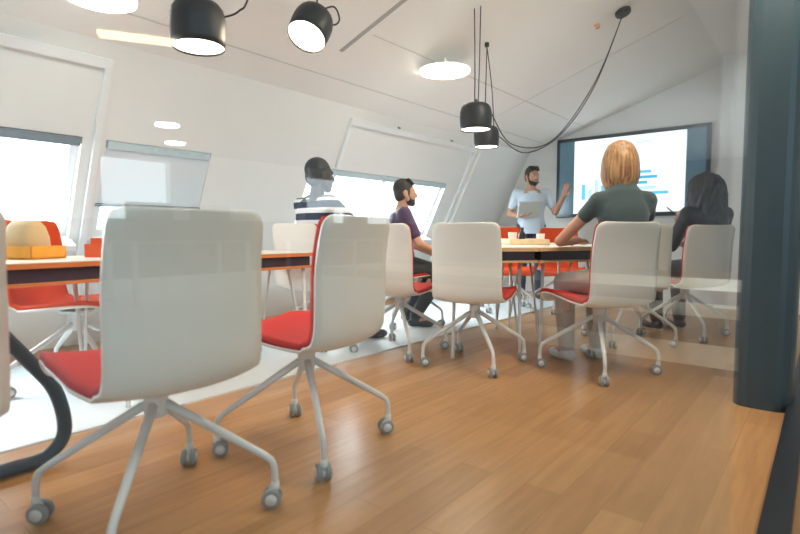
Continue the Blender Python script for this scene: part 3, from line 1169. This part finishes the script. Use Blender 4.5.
def person(label, loc, facing, J, mats, sleeve=.9, short=True, female=False, sc=1.0, stand=False, hands=None, head_R=None,
           shirt_hem=-.06, group=None, feet=True, wide=1.0, collar=-.022):
    """J holds the joints in the person's own frame (x right, y forward, z up)."""
    root = thing('person', label, 'person', loc, math.radians(facing - 90), group)
    J = {k: V(v) for k, v in J.items()}
    HR = head_R or Matrix.Identity(3)
    body = MB()
    torso(body, J['pelvis'], J['chest'], J['neck'], J['shl'], J['shr'], 0, female, wide)
    body.capsule(J['neck'] - V((0, 0, .03)), .058, J['head'] + HR @ V((0, -.02, -.06)), .050)
    head_parts(body, J['head'], HR, sc)
    for s_ in 'lr':
        body.capsule(J['sh' + s_], .050 * wide, J['el' + s_], .038 * wide)
        body.capsule(J['el' + s_], .040 * wide, J['wr' + s_], .026)
        body.capsule(J['hip' + s_], .086, J['kn' + s_], .056)
        body.capsule(J['kn' + s_], .056, J['an' + s_], .036)
        mid = J['kn' + s_].lerp(J['an' + s_], .35) + V((0, -.018, 0))
        body.ellipsoid(mid, (.047, .052, .10))
        body.capsule(J['an' + s_] + V((0, 0, -.02)), .034, J['toe' + s_], .024)
        h = hands[s_]
        hand(body, J['wr' + s_], h[0], h[1], h[2], h[3], sc * h[4] if len(h) > 4 else sc)
    bo_ = body.blob('body', mats['skin'], root, .0062, 3)
    eyes(J['head'], HR, root, sc)
    # shirt
    sh = MB()
    torso(sh, J['pelvis'], J['chest'], J['neck'] + V((0, 0, collar)), J['shl'], J['shr'], .012, female, wide, hem=shirt_hem)
    for s_ in 'lr':
        a, b_ = J['sh' + s_], J['el' + s_]
        if short:
            e = a.lerp(b_, sleeve)
            sh.capsule(a, .064 * wide, e, .054 * wide)
        else:
            sh.capsule(a, .064 * wide, b_, .051 * wide)
            sh.capsule(b_, .051 * wide, b_.lerp(J['wr' + s_], .94), .036)
    sh.blob('shirt', mats['shirt'], root, .009, 4)
    # trousers
    tr_ = MB()
    tr_.capsule(J['hipl'] + V((.01, 0, .02)), .105, J['hipr'] + V((-.01, 0, .02)), .105)
    for s_ in 'lr':
        tr_.capsule(J['hip' + s_], .100, J['kn' + s_], .070)
        tr_.capsule(J['kn' + s_], .070, J['an' + s_] + V((0, 0, .02)), .054)
    tr_.blob('trousers', mats['trousers'], root, .010, 4)
    for s_ in 'lr':
        so = MB()
        a, t_ = J['an' + s_], J['toe' + s_]
        f = (t_ - a)
        f.z = 0
        f.normalize()
        base = V((a.x, a.y, .0))
        so.ellipsoid(base + f * .07 + V((0, 0, .035)), (.046, .046, .034))
        so.capsule(base - f * .035 + V((0, 0, .042)), .036, base + f * .13 + V((0, 0, .034)), .034)
        so.capsule(base + V((0, 0, .05)), .04, base + V((0, 0, .085)), .042)
        so.blob('shoe', mats['shoe'], root, .008, 2)
    return root, J, HR


def short_hair(root, c, R, m, s=1.0, beard=None, quiff=True):
    h = MB()

    def P(x, y, z):
        return V(c) + R @ V((x * s, y * s, z * s))
    h.ellipsoid(P(0, -.022, .045), (.080 * s, .096 * s, .090 * s), R)
    h.ellipsoid(P(0, -.050, -.005), (.076 * s, .062 * s, .075 * s), R)
    if quiff:
        for k in range(-3, 4):
            h.capsule(P(k * .017, .025, .112), .020 * s, P(k * .016, .064, .098 - abs(k) * .007), .013 * s)
    for q in (-1, 1):
        h.ellipsoid(P(q * .069, .012, .012), (.010 * s, .022 * s, .036 * s), R)
    h.blob('hair', m, root, .006, 2)
    if beard is not None:
        b_ = MB()
        b_.ellipsoid(P(0, .030, -.074), (.060 * s, .057 * s, .042 * s), R)
        b_.ellipsoid(P(0, .056, -.098), (.034 * s, .032 * s, .024 * s), R)
        b_.capsule(P(-.022, .087, -.048), .007 * s, P(.022, .087, -.048), .007 * s)
        for q in (-1, 1):
            b_.capsule(P(q * .066, .012, -.02), .010 * s, P(q * .052, .035, -.075), .018 * s)
        b_.blob('beard', beard, root, .005, 2)


def bob_hair(root, c, R, m, bottom=-.135, s=1.0):
    h = MB()

    def P(x, y, z):
        return V(c) + R @ V((x * s, y * s, z * s))
    h.ellipsoid(P(0, -.020, .040), (.086 * s, .100 * s, .096 * s), R)
    rnd = random.Random(3)
    N = 34
    for layer in range(2):
        for k in range(N):
            a = math.radians(-215 + 250 * k / (N - 1)) + rnd.uniform(-.05, .05)
            ca, sa = math.cos(a), math.sin(a)
            g = 1.0 + .05 * layer
            end = bottom + rnd.uniform(-.012, .012) + layer * .012
            pts = [P(ca * .02, -.02 + sa * .03, .135), P(ca * .062 * g, -.02 + sa * .075, .108), P(ca * .090 * g, -.022 + sa * .102, .045),
                   P(ca * .100 * g, -.024 + sa * .108, -.03), P(ca * .100 * g, -.026 + sa * .104, -.09), P(ca * .080 * g, -.028 + sa * .085, end)]
            pp = smooth_path(pts, 3)
            h.tube(pp, [.014 - .006 * (i / (len(pp) - 1)) for i in range(len(pp))], 6)
    h.ellipsoid(P(0, -.055, -.03), (.085 * s, .06 * s, .085 * s), R)
    h.blob('hair', m, root, .0062, 2)


def long_hair(root, c, R, m, s=1.0):
    h = MB()

    def P(x, y, z):
        return V(c) + R @ V((x * s, y * s, z * s))
    h.ellipsoid(P(0, -.024, .042), (.092 * s, .106 * s, .098 * s), R)
    h.ellipsoid(P(0, -.065, -.10), (.105 * s, .070 * s, .17 * s), R)
    rnd = random.Random(5)
    N = 46
    for k in range(N):
        a = math.radians(-225 + 270 * k / (N - 1)) + rnd.uniform(-.06, .06)
        ca, sa = math.cos(a), math.sin(a)
        L_ = -.34 + rnd.uniform(-.03, .06)
        ph = rnd.uniform(0, 6.28)
        pts = []
        for i in range(15):
            u = i / 14
            z = .135 + (L_ - .135) * u
            rr = min(1, math.sqrt(max(0, 1 - (1 - min(u / .35, 1)) ** 2)) + .08)
            wob = .012 * math.sin(ph + u * 22) * min(1, u * 2)
            rx = (.105 + .025 * math.sin(min(u * 1.1, 1) * PI)) * rr + wob
            ry = (.112 + .010 * u) * rr + wob
            pts.append(P(ca * rx + .008 * math.cos(ph + u * 20), -.03 + min(sa * ry, .055 + .02 * rr) - .02 * u, z))
        h.tube(pts, [.016 - .005 * i / 14 for i in range(15)], 6)
    h.blob('hair', m, root, .0068, 1)


def seated(lean=.0, sc=1.0, hipy=-.07, seat=.46, kn=.42, female=False, spread=.10, hw=None):
    hw = hw or (.170 if female else .195)
    z = seat + .098
    T = .60 * sc
    J = dict(pelvis=(0, hipy, z), chest=(0, hipy + lean * .33, z + T * .62), neck=(0, hipy + .01 + lean * .55, z + T * .93),
             head=(0, hipy + .045 + lean * .70, z + T * 1.17),
             shl=(-hw, hipy + .0 + lean * .45, z + T * .82), shr=(hw, hipy + .0 + lean * .45, z + T * .82))
    for s_, q in (('l', -1), ('r', 1)):
        J['hip' + s_] = (q * .085, hipy + .02, z - .01)
        J['kn' + s_] = (q * (spread + .02), hipy + .02 + kn, seat + .055)
        J['an' + s_] = (q * (spread + .02), hipy + kn - .02, .085)
        J['toe' + s_] = (q * (spread + .03), hipy + kn + .13, .032)
    return J


def to_local(p, loc, facing):
    a = math.radians(facing - 90)
    d = V(p) - V(loc)
    return V((d.x * math.cos(a) + d.y * math.sin(a), -d.x * math.sin(a) + d.y * math.cos(a), d.z))


def rot(yaw=0, pitch=0, roll=0):
    """yaw left +, pitch up +"""
    return (Matrix.Rotation(math.radians(yaw), 3, 'Z') @ Matrix.Rotation(math.radians(pitch), 3, 'X') @ Matrix.Rotation(math.radians(roll), 3, 'Y'))


SKIN1 = mat('fair_skin', (0.62, 0.33, 0.21), .5, noise=.05, nscale=20)
SKIN2 = mat('tan_skin', (0.50, 0.27, 0.175), .5, noise=.05, nscale=20)
SKIN3 = mat('deep_brown_skin', (0.055, 0.040, 0.036), .45, noise=.08, nscale=20)
HB = hair_mat('dark_brown_hair', (.012, .008, .006), (.035, .022, .015))
HK_ = hair_mat('black_curly_hair', (.006, .006, .008), (.028, .022, .020), (40, 40, 14))
HG = hair_mat('cropped_black_hair', (.016, .017, .020), (.035, .037, .042))
HL = hair_mat('strawberry_blond_hair', (.24, .085, .025), (.70, .38, .15), (55, 55, 3))
BLK = fabric('black_cloth', (.012, .013, .017))
shoe_d = mat('dark_shoe_leather', (.02, .02, .025), .45)
shoe_w = mat('white_trainer', (.7, .7, .68), .5)

# the blonde woman at the near end of the far table
loc, fc = (-.955, 3.23, 0), 124
J = seated(lean=.10, female=True, sc=1.0, hipy=-.07, hw=.135)
for s_, q in (('l', -1), ('r', 1)):
    J['sh' + s_] = V(J['sh' + s_]) + V((0, 0, -.022))
for k_ in ('kn', 'an', 'toe'):
    for s_ in 'lr':
        J[k_ + s_] = Matrix.Rotation(math.radians(24), 3, 'Z') @ V(J[k_ + s_])
J['ell'] = to_local((-1.28, 3.12, 0.79), loc, fc)
J['wrl'] = to_local((-1.27, 3.39, 0.79), loc, fc)
J['elr'] = (.205, .14, .80)
J['wrr'] = (.08, .34, .79)
R_ = rot(-14, -2)
root, J, R_ = person('blonde woman in a dark grey top seen from behind, forearm on the far table', loc, fc, J,
                     dict(skin=SKIN1, shirt=fabric('slate_green_knit', (.055, .082, .082)), trousers=fabric('beige_trousers', (.48, .43, .38)), shoe=shoe_w),
                     sleeve=.36, female=True, wide=.87, collar=.012, hands=dict(l=((.5, .85, 0), (.1, 0, -1), 1, .25), r=((-.3, .95, 0), (0, 0, -1), -1, .25)), head_R=R_, sc=1.0)
bob_hair(root, J['head'] + V((0, 0, -.012)), R_, HL, bottom=-.15, s=.95)

# the woman in black by the column
loc, fc = (-.785, 4.80, 0), 144
J = seated(lean=.05, female=True, sc=.88, hipy=-.06, hw=.175)
J['ell'] = to_local((-1.01, 4.81, 0.73), loc, fc)
J['wrl'] = to_local((-0.98, 4.98, 0.93), loc, fc)
J['elr'] = (.25, .08, .74)
J['wrr'] = (.10, .30, .74)
R_ = rot(8, 0)
root, J, R_ = person('woman with long dark curly hair in black, seated by the column with a pen', loc, fc, J,
                     dict(skin=SKIN2, shirt=BLK, trousers=BLK, shoe=shoe_d), short=False, female=True,
                     hands=dict(l=((.15, .5, .85), (.9, .1, 0), 1, .55), r=((-.5, .8, 0), (0, 0, -1), -1, .3)), head_R=R_)
long_hair(root, J['head'], R_, HK_, 1.06)
pw_ = MB().tube([J['wrl'] + V((-.10, .05, .13)), J['wrl'] + V((.06, .06, .03))], .0055, 8)
pn = pw_.build('pen', M['cord'], smooth=True)
pn.location = loc
pn.rotation_euler = (0, 0, math.radians(fc - 90))
tag(pn, 'dark pen held up by the woman in black', 'pen')

# the man in the striped shirt
loc, fc = (-2.925, 2.63, RUG_T), 80
J = seated(lean=.0, sc=.99, hipy=-.05)
J['ell'] = (-.24, .12, .83)
J['wrl'] = (-.14, .34, .80)
J['elr'] = (.25, .16, .86)
J['wrr'] = (.16, .38, .84)
R_ = rot(-4, 2)
root, J, R_ = person('man with cropped dark hair in a black and white striped shirt by the window', loc, fc, J,
                     dict(skin=SKIN3, shirt=stripe_mat(), trousers=fabric('pale_grey_trousers', (.70, .70, .70)), shoe=shoe_d), sleeve=.9,
                     hands=dict(l=((.2, .95, -.1), (.2, 0, -1), 1, .35), r=((-.2, .95, -.1), (-.2, 0, -1), -1, .35)), head_R=R_, sc=1.06)
short_hair(root, J['head'], R_, HG, 1.03, quiff=False)

# the man in the purple shirt
loc, fc = (-2.95, 3.70, RUG_T), 50
J = seated(lean=.0, sc=.90, hipy=-.07, hw=.185, spread=.14)
J['ell'] = (-.24, .05, .74)
J['wrl'] = (-.14, .26, .64)
J['elr'] = (.24, .05, .74)
J['wrr'] = (.14, .26, .64)
for s_ in 'lr':
    J['kn' + s_] = V(J['kn' + s_]) + V((0, -.10, -.04))
    J['an' + s_] = V(J['an' + s_]) + V((.03, -.30, 0))
    J['toe' + s_] = V(J['toe' + s_]) + V((.03, -.30, 0))
R_ = rot(0, 3)
root, J, R_ = person('bearded man with dark hair in a purple shirt, seen in profile before the bright window', loc, fc, J,
                     dict(skin=SKIN1, shirt=fabric('purple_jersey', (.075, .040, .105)), trousers=BLK, shoe=shoe_d), sleeve=.7,
                     hands=dict(l=((.3, .9, -.2), (.2, 0, -1), 1, .3), r=((-.3, .9, -.2), (-.2, 0, -1), -1, .3)), head_R=R_, sc=1.0)
short_hair(root, J['head'], R_, HB, 1.0, beard=HB)

# the presenter by the screen
loc, fc = (-2.91, 6.15, 0), -55
zz = 1.0
J = dict(pelvis=(0, 0, .93), chest=(0, .0, 1.20), neck=(0, .01, 1.395), head=(0, .035, 1.545), shl=(-.18, 0, 1.335), shr=(.18, 0, 1.335))
for s_, q in (('l', -1), ('r', 1)):
    J['hip' + s_] = (q * .09, 0, .90)
    J['kn' + s_] = (q * .11, .02, .49)
    J['an' + s_] = (q * .11, -.02, .085)
    J['toe' + s_] = (q * .13, .13, .032)
J['elr'] = (.27, -.02, 1.08)
J['wrr'] = (.17, .20, 1.05)
J['ell'] = (-.29, .04, 1.10)
J['wrl'] = (-.36, .16, 1.29)
R_ = rot(22, 0)
root, J, R_ = person('bearded presenter in a pale blue t-shirt standing by the screen with one hand raised', loc, fc, J,
                     dict(skin=SKIN2, shirt=fabric('pale_blue_jersey', (.55, .64, .74)), trousers=fabric('dark_denim', (.03, .045, .075)), shoe=shoe_d), sleeve=.62,
                     hands=dict(r=((-.75, .45, .0), (0, .1, 1), 1, .35), l=((-.25, .1, .95), (.3, .9, 0), 1, .18)), head_R=R_, shirt_hem=-.10)
short_hair(root, J['head'], R_, HB, 1.0, beard=HB)
lp = thing('laptop', 'pale grey closed laptop carried against the presenter\'s chest', 'laptop', loc, math.radians(fc - 90))
RL = rot(10, 66, 8)
MB().box((.06, .20, 1.13), (.31, .215, .010), RL).build('laptop_lid', M['laptop'], lp, bevel=.003)
MB().box(V((.06, .20, 1.13)) + RL @ V((0, 0, -.0115)), (.305, .21, .0115), RL).build('laptop_base', M['laptop'], lp, bevel=.003)
